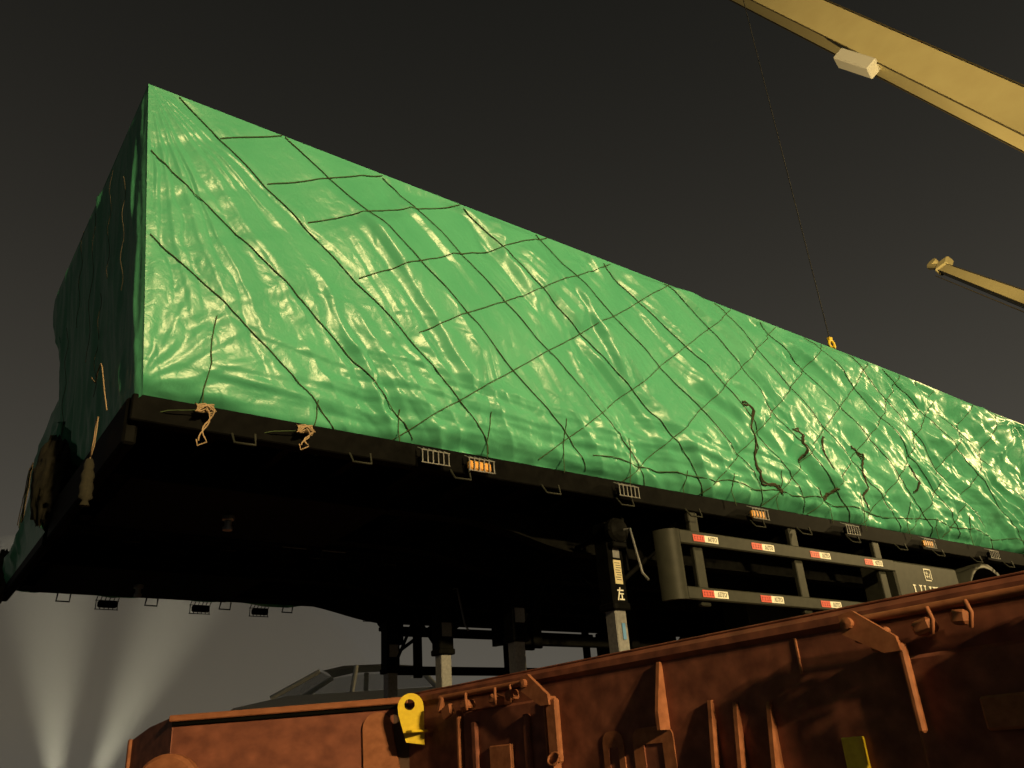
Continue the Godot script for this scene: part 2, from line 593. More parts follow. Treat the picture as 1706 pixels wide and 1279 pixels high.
func build_net() -> void:
	var T := thing("cargo_net", "thin dark rope net in diamond mesh stretched over the tall green tarpaulin", "net")
	var rng := RandomNumberGenerator.new()
	rng.seed = 5
	var runs := []
	for a in rope1: runs.append([a[0], -a[1], 1.0])
	for a in rope2: runs.append([a[0], a[1], -1.0])
	for u in runs:
		var pts := []
		var ph := rng.randf() * 9.0
		var x: float = u[0]
		for k in 90:
			var yy: float = 6.12 - absf(u[1]) * absf(x - u[0]) + 0.012 * nb_.get_noise_2d(x * 1.5, ph)
			if x < front_x(minf(yy, 6.1)) + 0.01 or x > 13.7:
				x += u[2] * 0.05
				if u[2] > 0.0 and x < 3.0: continue
				break
			if yy < bottom_y(x) + 0.02: break
			# cross ropes are knotted to the first long rope
			if u[2] < 0.0 and yy > 4.3 and yy < 6.13 - 0.83 * (x - 1.01): break
			if yy < top_y(x) - 0.005:
				pts.append(Vector3(x, yy, tarp_z(x, yy) + 0.008))
			x += u[2] * 0.05
		if pts.size() > 2:
			tb("net_rope", pts, 0.004, M.rope, T, 5)
	# hem tie strands that run straight down to the rail hooks
	for k in 17:
		var x := 1.42 + 0.72 * k + rng.randf_range(-0.12, 0.12)
		var hgt := 0.62 if k == 0 else rng.randf_range(0.15, 0.4)
		var pts := []
		var y0 := bottom_y(x) + hgt
		for j in 9:
			var y := lerpf(y0, bottom_y(x) - 0.05, j / 8.0)
			var xx := x + 0.02 * nb_.get_noise_2d(y * 3.0, x)
			var z := tarp_z(xx, maxf(y, bottom_y(xx) + 0.1)) + 0.008
			pts.append(Vector3(xx, y, z))
		tb("tie_strand", pts, 0.0038, M.rope, T, 5)
	# one rope runs along above the hem
	var pts := []
	for k in 120:
		var x := 4.6 + k * 0.1
		if x > 13.6: break
		var y := bottom_y(x) + 0.17 + 0.05 * nb_.get_noise_2d(x * 0.7, 55.0)
		pts.append(Vector3(x, y, tarp_z(x, y) + 0.008))
	tb("hem_rope", pts, 0.0038, M.rope, T, 5)

# ------------------------------------------------------------------ trailers
func text_mesh(txt: String, h: float, m: Material, at: Vector3, parent: Node, called: String, bas := Basis.IDENTITY, serif := true) -> MeshInstance3D:
	var tm := TextMesh.new()
	var f := SystemFont.new()
	f.font_names = PackedStringArray(["Droid Serif" if serif else "Droid Sans"])
	tm.font = f
	tm.text = txt
	tm.font_size = 64
	tm.pixel_size = h / 46.0
	tm.depth = 0.003
	var o := MeshInstance3D.new()
	o.name = called
	o.mesh = tm
	o.material_override = m
	parent.add_child(o, true)
	o.transform = Transform3D(bas, at)
	return o

func wheel(parent: Node, c: Vector3, w: float) -> void:
	var st := new_st()
	var h := w * 0.5
	lathe(st, [[0.29, -h], [0.44, -h], [0.50, -h + 0.05], [0.515, -h + 0.09], [0.515, h - 0.09], [0.50, h - 0.05], [0.44, h], [0.29, h], [0.29, -h]], c, Vector3.BACK, 32)
	var wh := obj("wheel", st, M.rubber, parent)
	st = new_st()
	lathe(st, [[0.0, h - 0.05], [0.12, h - 0.05], [0.13, h - 0.12], [0.25, h - 0.14], [0.289, h - 0.01], [0.289, -h + 0.01], [0.0, -h + 0.06]], c, Vector3.BACK, 28)
	obj("rim", st, M.galv, wh)

func landing_leg(T: Node3D, x: float, z: float, outer: float, marked: bool) -> void:
	var st := new_st()
	bx(st, Vector3(x, 3.15, z), Vector3(0.17, 0.72, 0.17), 0.012)
	bx(st, Vector3(x + 0.10, 3.32, z), Vector3(0.03, 0.46, 0.24), 0.004)
	bx(st, Vector3(x, 2.80, z), Vector3(0.19, 0.06, 0.19), 0.01)
	var leg := obj("landing_leg", st, M.black, T)
	pc("inner_tube", Vector3(x, 2.555, z), Vector3(0.125, 0.46, 0.125), M.galv, leg, 0.008)
	st = new_st()
	bx(st, Vector3(x, 2.295, z), Vector3(0.30, 0.03, 0.26), 0.006)
	bx(st, Vector3(x, 2.325, z), Vector3(0.13, 0.05, 0.16), 0.01)
	obj("foot_plate", st, M.black, leg)
	# gearbox with domed cover
	st = new_st()
	lathe(st, [[0.0, 0.0], [0.105, 0.0], [0.115, 0.02], [0.115, 0.06], [0.095, 0.085], [0.06, 0.10], [0.0, 0.104]], Vector3(x, 3.42, z + outer * 0.085), Vector3(0, 0, outer), 20)
	for k in 6:
		var a := TAU * k / 6.0
		lathe(st, [[0.014, 0.0], [0.014, 0.014], [0.0, 0.016]], Vector3(x + cos(a) * 0.1, 3.42 + sin(a) * 0.1, z + outer * 0.145), Vector3(0, 0, outer), 6)
	bx(st, Vector3(x, 3.30, z + outer * 0.12), Vector3(0.16, 0.05, 0.07), 0.01)
	obj("gearbox", st, M.black, leg)
	# braces
	tb("brace", [Vector3(x, 2.95, z), Vector3(x + 0.75, 3.45, z)], 0.022, M.black, leg)
	tb("brace", [Vector3(x, 2.75, z), Vector3(x, 3.35, z - outer * 0.62)], 0.02, M.black, leg)
	# crank handle hanging beside the leg
	tb("crank_handle", [Vector3(x + 0.03, 3.42, z + outer * 0.18), Vector3(x + 0.05, 3.42, z + outer * 0.24), Vector3(x + 0.12, 3.05, z + outer * 0.25), Vector3(x + 0.13, 2.98, z + outer * 0.30)], 0.011, M.steel, leg)
	if not marked:
		pc("maker_plate", Vector3(x, 3.02, z + 0.087), Vector3(0.12, 0.14, 0.004), M.galv, leg, 0.001)
	if marked:
		var zf := z + outer * 0.0875
		pc("maker_plate", Vector3(x + 0.0, 3.27, zf), Vector3(0.075, 0.14, 0.004), M.galv, leg, 0.001)
		var pl := pc("data_plate", Vector3(x + 0.0, 3.08, zf), Vector3(0.085, 0.20, 0.004), M.label_plate, leg, 0.001)
		pl.set_meta("label", "yellowed data plate with small printed lines")
		st = new_st()
		for k in 8:
			bx(st, Vector3(x - 0.004 + 0.006 * (k % 3), 3.155 - k * 0.02, zf + outer * 0.003), Vector3(0.058 - 0.008 * (k % 2), 0.006, 0.002), 0.0003)
		obj("print", st, M.ink, leg)
		# painted character: left
		st = new_st()
		var o := Vector3(x, 2.895, zf + outer * 0.002)
		for q in [[-0.035, 0.032, 0.035, 0.032], [-0.002, 0.055, -0.034, -0.05], [-0.012, 0.004, 0.034, 0.004], [0.012, 0.004, 0.012, -0.04], [-0.018, -0.042, 0.038, -0.042]]:
			var a := Vector2(q[0], q[1]); var b := Vector2(q[2], q[3])
			var ang := (b - a).angle()
			bx(st, o + Vector3((a.x + b.x) / 2.0, (a.y + b.y) / 2.0, 0), Vector3((b - a).length(), 0.011, 0.003), 0.0005, Basis(Vector3.BACK, ang))
		obj("painted_character", st, M.white_paint, leg)
		pc("tape", Vector3(x + 0.01, 2.60, zf - 0.02), Vector3(0.035, 0.13, 0.006), M.blue, leg, 0.001)

func sticker(parent: Node, x: float, y: float, z: float, outer: float) -> void:
	var mesh := ArrayMesh.new()
	var st := new_st()
	bx(st, Vector3(x - 0.085, y, z), Vector3(0.15, 0.062, 0.003), 0.0008)
	st.generate_normals(); st.set_material(M.sticker_red); mesh = st.commit(mesh)
	st = new_st()
	bx(st, Vector3(x + 0.08, y, z), Vector3(0.18, 0.062, 0.003), 0.0008)
	st.generate_normals(); st.set_material(M.white_paint); mesh = st.commit(mesh)
	st = new_st()
	for k in 4:
		var xx := x - 0.135 + k * 0.034
		bx(st, Vector3(xx, y + 0.012, z + outer * 0.0018), Vector3(0.022, 0.005, 0.002), 0.0004)
		bx(st, Vector3(xx, y - 0.012, z + outer * 0.0018), Vector3(0.022, 0.005, 0.002), 0.0004)
		bx(st, Vector3(xx - 0.004 + 0.004 * (k % 3), y, z + outer * 0.0018), Vector3(0.005, 0.034, 0.002), 0.0004)
	st.generate_normals(); st.set_material(M.sticker_dark); mesh = st.commit(mesh)
	var o := MeshInstance3D.new()
	o.name = "reflective_sticker"
	o.mesh = mesh
	parent.add_child(o, true)
	if outer > 0.0:
		text_mesh("AUTO", 0.04, M.ink, Vector3(x + 0.09, y, z + 0.002), parent, "sticker_lettering", Basis.IDENTITY.scaled(Vector3(0.8, 1, 1)))

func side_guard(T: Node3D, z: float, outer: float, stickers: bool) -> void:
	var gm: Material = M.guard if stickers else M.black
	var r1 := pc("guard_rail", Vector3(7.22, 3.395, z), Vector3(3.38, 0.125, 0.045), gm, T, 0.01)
	var r2 := pc("guard_rail", Vector3(7.22, 2.905, z), Vector3(3.38, 0.11, 0.045), gm, T, 0.01)
	# rounded front end
	var st := new_st()
	var prof := []
	for k in 21:
		var a := PI / 2.0 * k / 20.0
		prof.append([5.53 - 0.16 * sin(a), -0.16 * (1.0 - cos(a)) + 0.0225])
	for k in range(20, -1, -1):
		var a := PI / 2.0 * k / 20.0
		prof.append([5.53 - 0.115 * sin(a), -0.115 * (1.0 - cos(a)) - 0.0225])
	st.set_smooth_group(-1)
	prism(st, prof, Vector3(0, 2.85, z), Vector3.RIGHT, Vector3(0, 0, outer), Vector3(0, 0.608, 0))
	obj("guard_end", st, gm, T)
	for px in [5.80, 7.25, 8.72]:
		pc("guard_post", Vector3(px, 3.24, z - outer * 0.05), Vector3(0.12, 0.86, 0.05), gm, T, 0.008)
		pc("guard_bracket", Vector3(px, 3.58, z - outer * 0.25), Vector3(0.08, 0.05, 0.36), M.black, T, 0.006)
	if stickers:
		for s in [5.86, 6.66, 7.56, 8.50]:
			sticker(r1, s, 3.395, z + outer * 0.0245, outer)
		for s in [5.87, 6.65, 7.56, 8.48]:
			sticker(r2, s, 2.905, z + outer * 0.0245, outer)

func rail_fittings(T: Node3D, z: float, outer: float) -> void:
	var rng := RandomNumberGenerator.new()
	rng.seed = 77 + int(absf(z) * 10.0)
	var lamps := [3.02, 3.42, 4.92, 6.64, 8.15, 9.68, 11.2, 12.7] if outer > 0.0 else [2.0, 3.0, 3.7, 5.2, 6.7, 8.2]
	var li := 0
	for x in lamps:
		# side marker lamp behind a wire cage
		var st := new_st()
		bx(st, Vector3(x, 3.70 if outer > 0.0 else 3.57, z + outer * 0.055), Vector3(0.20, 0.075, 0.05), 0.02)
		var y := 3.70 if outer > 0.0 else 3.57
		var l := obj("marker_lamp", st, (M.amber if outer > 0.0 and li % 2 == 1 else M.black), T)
		st = new_st()
		for k in 6:
			var xx: float = x - 0.11 + 0.044 * k
			tube(st, [Vector3(xx, y + 0.08, z + outer * 0.03), Vector3(xx, y + 0.045, z + outer * 0.09), Vector3(xx, y - 0.05, z + outer * 0.09)], 0.005, 5)
		tube(st, [Vector3(x - 0.12, y + 0.045, z + outer * 0.09), Vector3(x + 0.12, y + 0.045, z + outer * 0.09)], 0.005, 5)
		tube(st, [Vector3(x - 0.12, y - 0.05, z + outer * 0.09), Vector3(x + 0.12, y - 0.05, z + outer * 0.09)], 0.005, 5)
		obj("lamp_cage", st, M.galv if outer > 0.0 else M.black, l)
		li += 1
	for k in 15:
		var x := 1.6 + 0.83 * k + rng.randf_range(-0.06, 0.06)
		# rope hook: a bent bar under the rail
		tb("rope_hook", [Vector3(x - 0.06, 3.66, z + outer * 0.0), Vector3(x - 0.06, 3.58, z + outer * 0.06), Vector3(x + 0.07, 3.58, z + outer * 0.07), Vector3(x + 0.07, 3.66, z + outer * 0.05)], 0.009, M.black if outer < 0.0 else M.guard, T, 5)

func build_trailer(T: Node3D, zn: float, legs: Array, near: bool) -> void:
	var zf := zn - 2.5
	var zc := (zn + zf) * 0.5
	# deck and its frame
	pc("deck_floor", Vector3(7.45, 3.815, zc), Vector3(12.9, 0.05, 2.38), M.black, T, 0.004)
	for z in [zn - 0.03, zf + 0.03]:
		var st := new_st()
		bx(st, Vector3(7.45, 3.735, z), Vector3(12.95, 0.17, 0.05), 0.008)
		var dz := -0.05 if z > zc else 0.05
		bx(st, Vector3(7.45, 3.662, z + dz), Vector3(12.93, 0.02, 0.06), 0.004)
		obj("side_rail", st, M.black, T)
	pc("front_beam", Vector3(1.0, 3.67, zc), Vector3(0.08, 0.30, 2.36), M.black, T, 0.015)
	pc("rear_beam", Vector3(13.9, 3.65, zc), Vector3(0.08, 0.36, 2.36), M.black, T, 0.015)
	for k in 25:
		pc("crossmember", Vector3(1.5 + 0.5 * k, 3.725, zc), Vector3(0.06, 0.12, 2.36), M.black, T, 0.004)
	# main beams: shallow neck, curve, deep web
	for z in [zc + 0.5, zc - 0.5]:
		var top := 3.664
		var low := []
		for q in [[1.05, 3.55], [3.8, 3.55]]: low.append(q)
		for k in range(1, 9):
			var t := k / 9.0
			low.append([3.8 + 1.2 * t, 3.55 - 0.18 * (t * t * (3.0 - 2.0 * t))])
		for q in [[5.0, 3.37], [12.9, 3.37], [13.85, 3.45]]: low.append(q)
		var poly := low.duplicate()
		poly.append([13.85, top]); poly.append([1.05, top])
		var st := new_st()
		prism(st, poly, Vector3(0, 0, z - 0.008), Vector3.RIGHT, Vector3.UP, Vector3(0, 0, 0.016))
		for i in low.size() - 1:
			var a := Vector3(low[i][0], low[i][1], z)
			var b := Vector3(low[i + 1][0], low[i + 1][1], z)
			var w := Vector3(0, 0, 0.07)
			var hh := Vector3(0, -0.016, 0)
			quad(st, a - w, b - w, b + w, a + w)
			quad(st, a - w + hh, a + w + hh, b + w + hh, b - w + hh)
			quad(st, a + w, b + w, b + w + hh, a + w + hh)
			quad(st, a - w, a - w + hh, b - w + hh, b - w)
		obj("main_beam", st, M.black, T)
	pc("skid_plate", Vector3(2.1, 3.522, zc), Vector3(1.9, 0.02, 1.2), M.black, T, 0.006)
	var st := new_st()
	lathe(st, [[0.045, 0.0], [0.045, 0.03], [0.026, 0.035], [0.026, 0.08], [0.036, 0.085], [0.036, 0.11], [0.0, 0.112]], Vector3(2.0, 3.512, zc), Vector3.DOWN, 20)
	obj("kingpin", st, M.steel, T)
	for i in legs.size():
		landing_leg(T, legs[i][0], legs[i][1], 1.0 if i == 0 else -1.0, near and i == 0)
	tb("cross_shaft", [Vector3(legs[0][0], 3.42, legs[0][1]), Vector3(legs[1][0], 3.42, legs[1][1])], 0.022, M.black, T)
	side_guard(T, zn + 0.0, 1.0, near)
	side_guard(T, zf, -1.0, false)
	rail_fittings(T, zn, 1.0)
	rail_fittings(T, zf, -1.0)
	# tool box behind the guard
	for z in ([zn - 0.22, zf + 0.22] if near else [zf + 0.22]):
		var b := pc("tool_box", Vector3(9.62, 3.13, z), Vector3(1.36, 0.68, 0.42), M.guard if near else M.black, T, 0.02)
		pc("latch", Vector3(9.62, 2.84, z + (0.212 if z > zc else -0.212)), Vector3(0.12, 0.04, 0.012), M.steel, b, 0.003)
		if near and z > zc:
			text_mesh("LU YI", 0.15, M.white_paint, Vector3(9.50, 3.14, z + 0.2125), b, "lettering")
			text_mesh("AUTO", 0.15, M.white_paint, Vector3(10.06, 3.14, z + 0.2125), b, "lettering", Basis.IDENTITY.scaled(Vector3(0.8, 1, 1)))
			var s2 := new_st()
			var o := Vector3(9.62, 3.35, z + 0.2125)
			for q in [[-0.07, 0, 0.012, 0.14], [0.0, 0.064, 0.14, 0.012], [0.0, -0.064, 0.10, 0.012], [0.068, 0.01, 0.012, 0.12], [-0.02, 0.02, 0.05, 0.01], [-0.02, -0.02, 0.05, 0.01], [-0.02, 0.0, 0.01, 0.08], [0.03, -0.01, 0.01, 0.06]]:
				bx(s2, o + Vector3(q[0], q[1], 0), Vector3(q[2], q[3], 0.003), 0.0005)
			obj("emblem", s2, M.white_paint, b)
	# axles, wheels and mudguards
	for ax in [11.15, 12.35, 13.5]:
		tb("axle", [Vector3(ax, 2.77, zn - 0.2), Vector3(ax, 2.77, zf + 0.2)], 0.06, M.black, T, 10)
		for z in [zn - 0.16, zn - 0.47, zf + 0.16, zf + 0.47]:
			wheel(T, Vector3(ax, 2.767, z), 0.27)
		for z in [zn - 0.06, zf + 0.66]:
			var s3 := new_st()
			s3.set_smooth_group(1)
			for k in 14:
				var a0 := PI * (0.06 + 0.88 * k / 14.0)
				var a1 := PI * (0.06 + 0.88 * (k + 1) / 14.0)
				var p0 := Vector3(ax - cos(a0) * 0.60, 2.95 + sin(a0) * 0.66, z)
				var p1 := Vector3(ax - cos(a1) * 0.60, 2.95 + sin(a1) * 0.66, z)
				var w := Vector3(0, 0, -0.6)
				var th := Vector3(0, 0.014, 0)
				quad(s3, p0 + th, p1 + th, p1 + w + th, p0 + w + th)
				quad(s3, p0, p0 + w, p1 + w, p1)
				var lip := Vector3(0, -0.05, 0)
				quad(s3, p0 + th, p0 + lip, p1 + lip, p1 + th)
			obj("mudguard", s3, M.guard, T)

# ------------------------------------------------------------------ bulwark
const WX := 4.15   # face of the straight wall

func build_bulwark() -> void:
	var T := thing("steel_bulwark", "brown painted steel bulwark with ribs and latches below the overhanging trailers", "bulwark")
	# the straight wall is a few degrees off square
	var piv := Vector3(4.12, 0, -4.9)
	T.transform = Transform3D(Basis.IDENTITY, piv) * Transform3D(Basis(Vector3.UP, 0.073), Vector3.ZERO) * Transform3D(Basis.IDENTITY, -Vector3(WX, 0, -4.9))
	var inv := T.transform.affine_inverse()
	pc("wall_panel", Vector3(WX + 0.06, 1.1, -1.0), Vector3(0.12, 2.2, 12.0), M.brown, T, 0.004)
	var st := new_st()
	bx(st, Vector3(WX + 0.06, 2.25, -1.0), Vector3(0.17, 0.10, 11.98), 0.03)
	bx(st, Vector3(WX + 0.06, 2.307, -1.0), Vector3(0.12, 0.014, 11.96), 0.004)
	obj("top_rail", st, M.brown, T)
	# angled panel at the left
	var a := inv * Vector3(3.96, 0, -7.0)
	var b := inv * Vector3(2.36, 0, -8.42)
	var d := (b - a).normalized()
	var n := Vector3(-0.628, 0, 0.778)
	n = d.cross(Vector3.UP)
	if n.z < 0.0: n = -n
	var L := (b - a).length()
	var bas := Basis(d, Vector3.UP, d.cross(Vector3.UP))
	pc("wall_panel", (a + b) / 2 + Vector3(0, 1.1, 0) - n * 0.06, Vector3(L, 2.2, 0.12), M.brown, T, 0.004, bas)
	pc("top_rail", (a + b) / 2 + Vector3(0, 2.262, 0) - n * 0.03, Vector3(L + 0.04, 0.055, 0.18), M.brown_worn, T, 0.008, bas)
	pc("gutter", (a + b) / 2 + Vector3(0, 2.217, 0) - n * 0.02, Vector3(L, 0.034, 0.10), M.black, T, 0.004, bas)
	# sloped end cheek beyond it
	st = new_st()
	var e := inv * Vector3(2.30, 0, -9.5)
	var de := (e - b).normalized()
	prism(st, [[0.0, 0.0], [0.0, 2.28], [0.62, 2.24], [1.12, 2.16], [1.16, 0.0]], b + Vector3(-0.01, 0, 0), de, Vector3.UP, Vector3(0.10, 0, 0))
	obj("end_cheek", st, M.brown, T)
	pc("end_strip", b + de * 1.13 + Vector3(0.03, 1.08, 0), Vector3(0.14, 2.18, 0.05), M.brown_worn, T, 0.008)
	# round boss on the angled panel near its end
	st = new_st()
	lathe(st, [[0.0, 0.10], [0.28, 0.10], [0.31, 0.07], [0.31, -0.01]], b - d * 0.02 + n * 0.02 + Vector3(0, 1.66, 0), n, 32)
	obj("round_boss", st, M.brown_worn, T)
	pc("fender_block", e + Vector3(-0.05, 0.9, -0.25), Vector3(0.35, 1.85, 0.4), M.brown_worn, T, 0.04)
	# ribs
	for q in [[-4.06, 1.70, 0.10], [-3.70, 1.93, 0.09], [-3.52, 1.90, 0.09], [-3.29, 1.88, 0.10]]:
		st = new_st()
		var tall: bool = q[0] == -4.06
		var h: float = 2.2 if tall else q[1]
		var lo := 1.79 if tall else 0.0
		prism(st, [[0.0, lo], [q[2], lo], [q[2], h - (0.3 if tall else 0.45)], [0.025, h], [0.0, h]], Vector3(WX + 0.001, 0, q[0] - 0.013), Vector3.LEFT, Vector3.UP, Vector3(0, 0, 0.026))
		obj("rib", st, M.brown_worn, T)
	pc("weld_seam", Vector3(WX - 0.002, 2.1, -3.05), Vector3(0.012, 0.2, 0.016), M.brown_worn, T, 0.004)
	# rib just right of the view that shades this stretch, one of the row
	for zz in [-1.55, 0.4, 2.3, 4.2]:
		st = new_st()
		prism(st, [[0.0, 0.0], [0.23, 0.0], [0.23, 2.14], [0.20, 2.19], [0.0, 2.19]], Vector3(WX + 0.001, 0, zz - 0.02), Vector3.LEFT, Vector3.UP, Vector3(0, 0, 0.04))
		obj("buttress", st, M.brown, T)
	# yellow padeye with its eye hole, standing out from the corner
	var pe := CSGCombiner3D.new()
	pe.name = "padeye"
	T.add_child(pe, true)
	var pg := CSGPolygon3D.new()
	var pp := PackedVector2Array()
	for k in 13:
		var aa := PI * k / 12.0
		pp.append(Vector2(cos(aa) * 0.13, 0.0 + sin(aa) * 0.13))
	pp.append(Vector2(-0.125, -0.06)); pp.append(Vector2(-0.05, -0.33)); pp.append(Vector2(0.13, -0.36))
	pg.polygon = pp
	pg.depth = 0.05
	pg.material = M.yellow
	pe.add_child(pg, true)
	var ho := CSGCylinder3D.new()
	ho.radius = 0.052; ho.height = 0.3; ho.sides = 24
	ho.operation = CSGShape3D.OPERATION_SUBTRACTION
	ho.rotation.x = PI / 2
	ho.position = Vector3(-0.01, 0.02, 0)
	ho.material = M.black
	pe.add_child(ho, true)
	pe.transform = Transform3D(Basis(Vector3(0.78, 0, 0.62).normalized(), Vector3.UP, Vector3(-0.62, 0, 0.78).normalized()).scaled(Vector3.ONE * 0.85), inv * Vector3(3.85, 2.185, -6.74))
	pc("padeye_tab", inv * Vector3(3.87, 1.985, -6.68), Vector3(0.16, 0.02, 0.10), M.yellow, T, 0.004)
	# round-ended lug beside it on the angled panel
	st = new_st()
	var lp := []
	for k in 13:
		var aa := PI * k / 12.0
		lp.append([cos(aa) * 0.13, 2.05 + sin(aa) * 0.13])
	lp.append([-0.10, 1.2]); lp.append([0.3, 1.2])
	prism(st, lp, a + d * 0.26 + n * 0.002, -d, Vector3.UP, n * 0.03)
	obj("lug", st, M.brown_worn, T)
	latch(T, -6.37, -5.22, true)
	latch(T, -2.62, -1.45, false)
	# hatch door below the first latch
	var door := pc("hatch_door", Vector3(WX - 0.03, 1.05, -5.63), Vector3(0.06, 2.08, 1.0), M.brown, T, 0.02)
	pc("door_frame", Vector3(WX - 0.04, 1.05, -6.17), Vector3(0.09, 2.1, 0.035), M.brown_worn, door, 0.008)
	pc("door_frame", Vector3(WX - 0.04, 1.05, -5.09), Vector3(0.09, 2.1, 0.035), M.brown_worn, door, 0.008)
	pc("door_stiffener", Vector3(WX - 0.075, 1.05, -5.95), Vector3(0.04, 1.9, 0.06), M.brown, door, 0.01)
	pc("door_stiffener", Vector3(WX - 0.075, 1.05, -5.33), Vector3(0.04, 1.9, 0.06), M.brown, door, 0.01)
	pc("raised_plate", Vector3(WX - 0.075, 1.62, -5.64), Vector3(0.035, 0.38, 0.26), M.brown_worn, door, 0.01)
	var door2 := pc("hatch_door", Vector3(WX - 0.03, 1.02, -2.03), Vector3(0.06, 1.98, 0.84), M.brown, T, 0.02)
	pc("raised_plate", Vector3(WX - 0.085, 1.71, -1.86), Vector3(0.055, 0.15, 0.48), M.brown_worn, door2, 0.012)
	pc("yellow_plate", Vector3(WX - 0.02, 1.46, -2.82), Vector3(0.03, 0.40, 0.12), M.yellow, T, 0.004)
	# two stepped brackets with openings
	for q in [[-4.55, 0.19], [-4.20, 0.34]]:
		var br := CSGCombiner3D.new()
		br.name = "step_bracket"
		T.add_child(br, true)
		var w: float = q[1]
		var g := CSGPolygon3D.new()
		var pl := PackedVector2Array()
		var hw := w / 2
		for c in [[hw - 0.07, 0.2 - 0.07, 0.0], [-hw + 0.07, 0.2 - 0.07, PI / 2]]:
			for k in 7:
				var aa: float = c[2] + PI / 2 * k / 6.0
				pl.append(Vector2(c[0] + cos(aa) * 0.07, c[1] + sin(aa) * 0.07))
		pl.append(Vector2(-hw, -0.5)); pl.append(Vector2(hw, -0.5))
		g.polygon = pl
		g.depth = 0.14
		g.material = M.brown_worn
		br.add_child(g, true)
		var cut := CSGBox3D.new()
		cut.size = Vector3(w * 0.46, 0.4, 0.5)
		cut.position = Vector3(0.0, -0.10, 0.0)
		cut.operation = CSGShape3D.OPERATION_SUBTRACTION
		cut.material = M.brown
		br.add_child(cut, true)
		br.transform = Transform3D(Basis(Vector3(0, 0, 1), Vector3.UP, Vector3(-1, 0, 0)), Vector3(WX - 0.01, 1.62, q[0]))

func latch(T: Node3D, z0: float, z1: float, first: bool) -> void:
	# locking bar on lugs with cranked arms and clutter of cleats
	var x := WX - 0.10
	var zz0 := minf(z0, z1)
	var zz1 := maxf(z0, z1)
	var L := tb("locking_bar", [Vector3(x, 2.215, zz0), Vector3(x, 2.215, zz1)], 0.022, M.brown_worn, T, 10)
	var ze := zz1 if first else zz0
	var st := new_st()
	# link plate
	prism(st, [[-0.05, 0.05], [0.03, 0.06], [0.23, -0.10], [0.24, -0.17], [0.15, -0.17], [-0.05, -0.05]], Vector3(x - 0.035, 2.2, ze), Vector3(0, 0, 1.0), Vector3.UP, Vector3(-0.03, 0, 0))
	obj("link_plate", st, M.brown_worn, L)
	st = new_st()
	lathe(st, [[0.0, 0.0], [0.03, 0.0], [0.03, 0.03], [0.0, 0.035]], Vector3(x - 0.065, 2.2, ze), Vector3.LEFT, 12)
	obj("pin", st, M.brown_worn, L)
	st = new_st()
	bx(st, Vector3(x - 0.02, 1.86, ze + 0.23), Vector3(0.05, 0.42, 0.11 if first else 0.035), 0.012)
	if first: bx(st, Vector3(x - 0.02, 1.86, ze + 0.15), Vector3(0.03, 0.44, 0.02), 0.004)
	obj("hanging_arm", st, M.brown_worn, L)
	var ring := []
	for k in 13:
		var a := TAU * k / 12.0
		ring.append(Vector3(x - 0.06 + 0.02 * sin(a), 1.68 + 0.04 * sin(a), ze + 0.24 + 0.055 * cos(a)))
	if first: tb("ring", ring, 0.009, M.brown_worn, L)
	st = new_st()
	bx(st, Vector3(x - 0.01, 2.16, zz0 + 0.03), Vector3(0.05, 0.13, 0.05), 0.012, Basis(Vector3.RIGHT, 0.4))
	bx(st, Vector3(x - 0.02, 2.10, zz0 + 0.13), Vector3(0.05, 0.09, 0.13), 0.012, Basis(Vector3.RIGHT, -0.3))
	obj("lug", st, M.brown_worn, L)
	for k in ([0, 2, 3] if first else [0, 1, 3]):
		st = new_st()
		var z := lerpf(zz0, zz1, 0.30 + 0.16 * k)
		bx(st, Vector3(x + 0.02, 2.13 + 0.015 * (k % 2), z), Vector3(0.10, 0.07, 0.10 - 0.02 * (k % 2)), 0.015, Basis(Vector3.RIGHT, 0.3 * (k % 3) - 0.2))
		tube(st, [Vector3(x - 0.03, 2.09, z + 0.05), Vector3(x - 0.06, 2.15, z + 0.08), Vector3(x - 0.04, 2.21, z + 0.06)], 0.012, 6)
		obj("cleat", st, M.brown_worn, L)

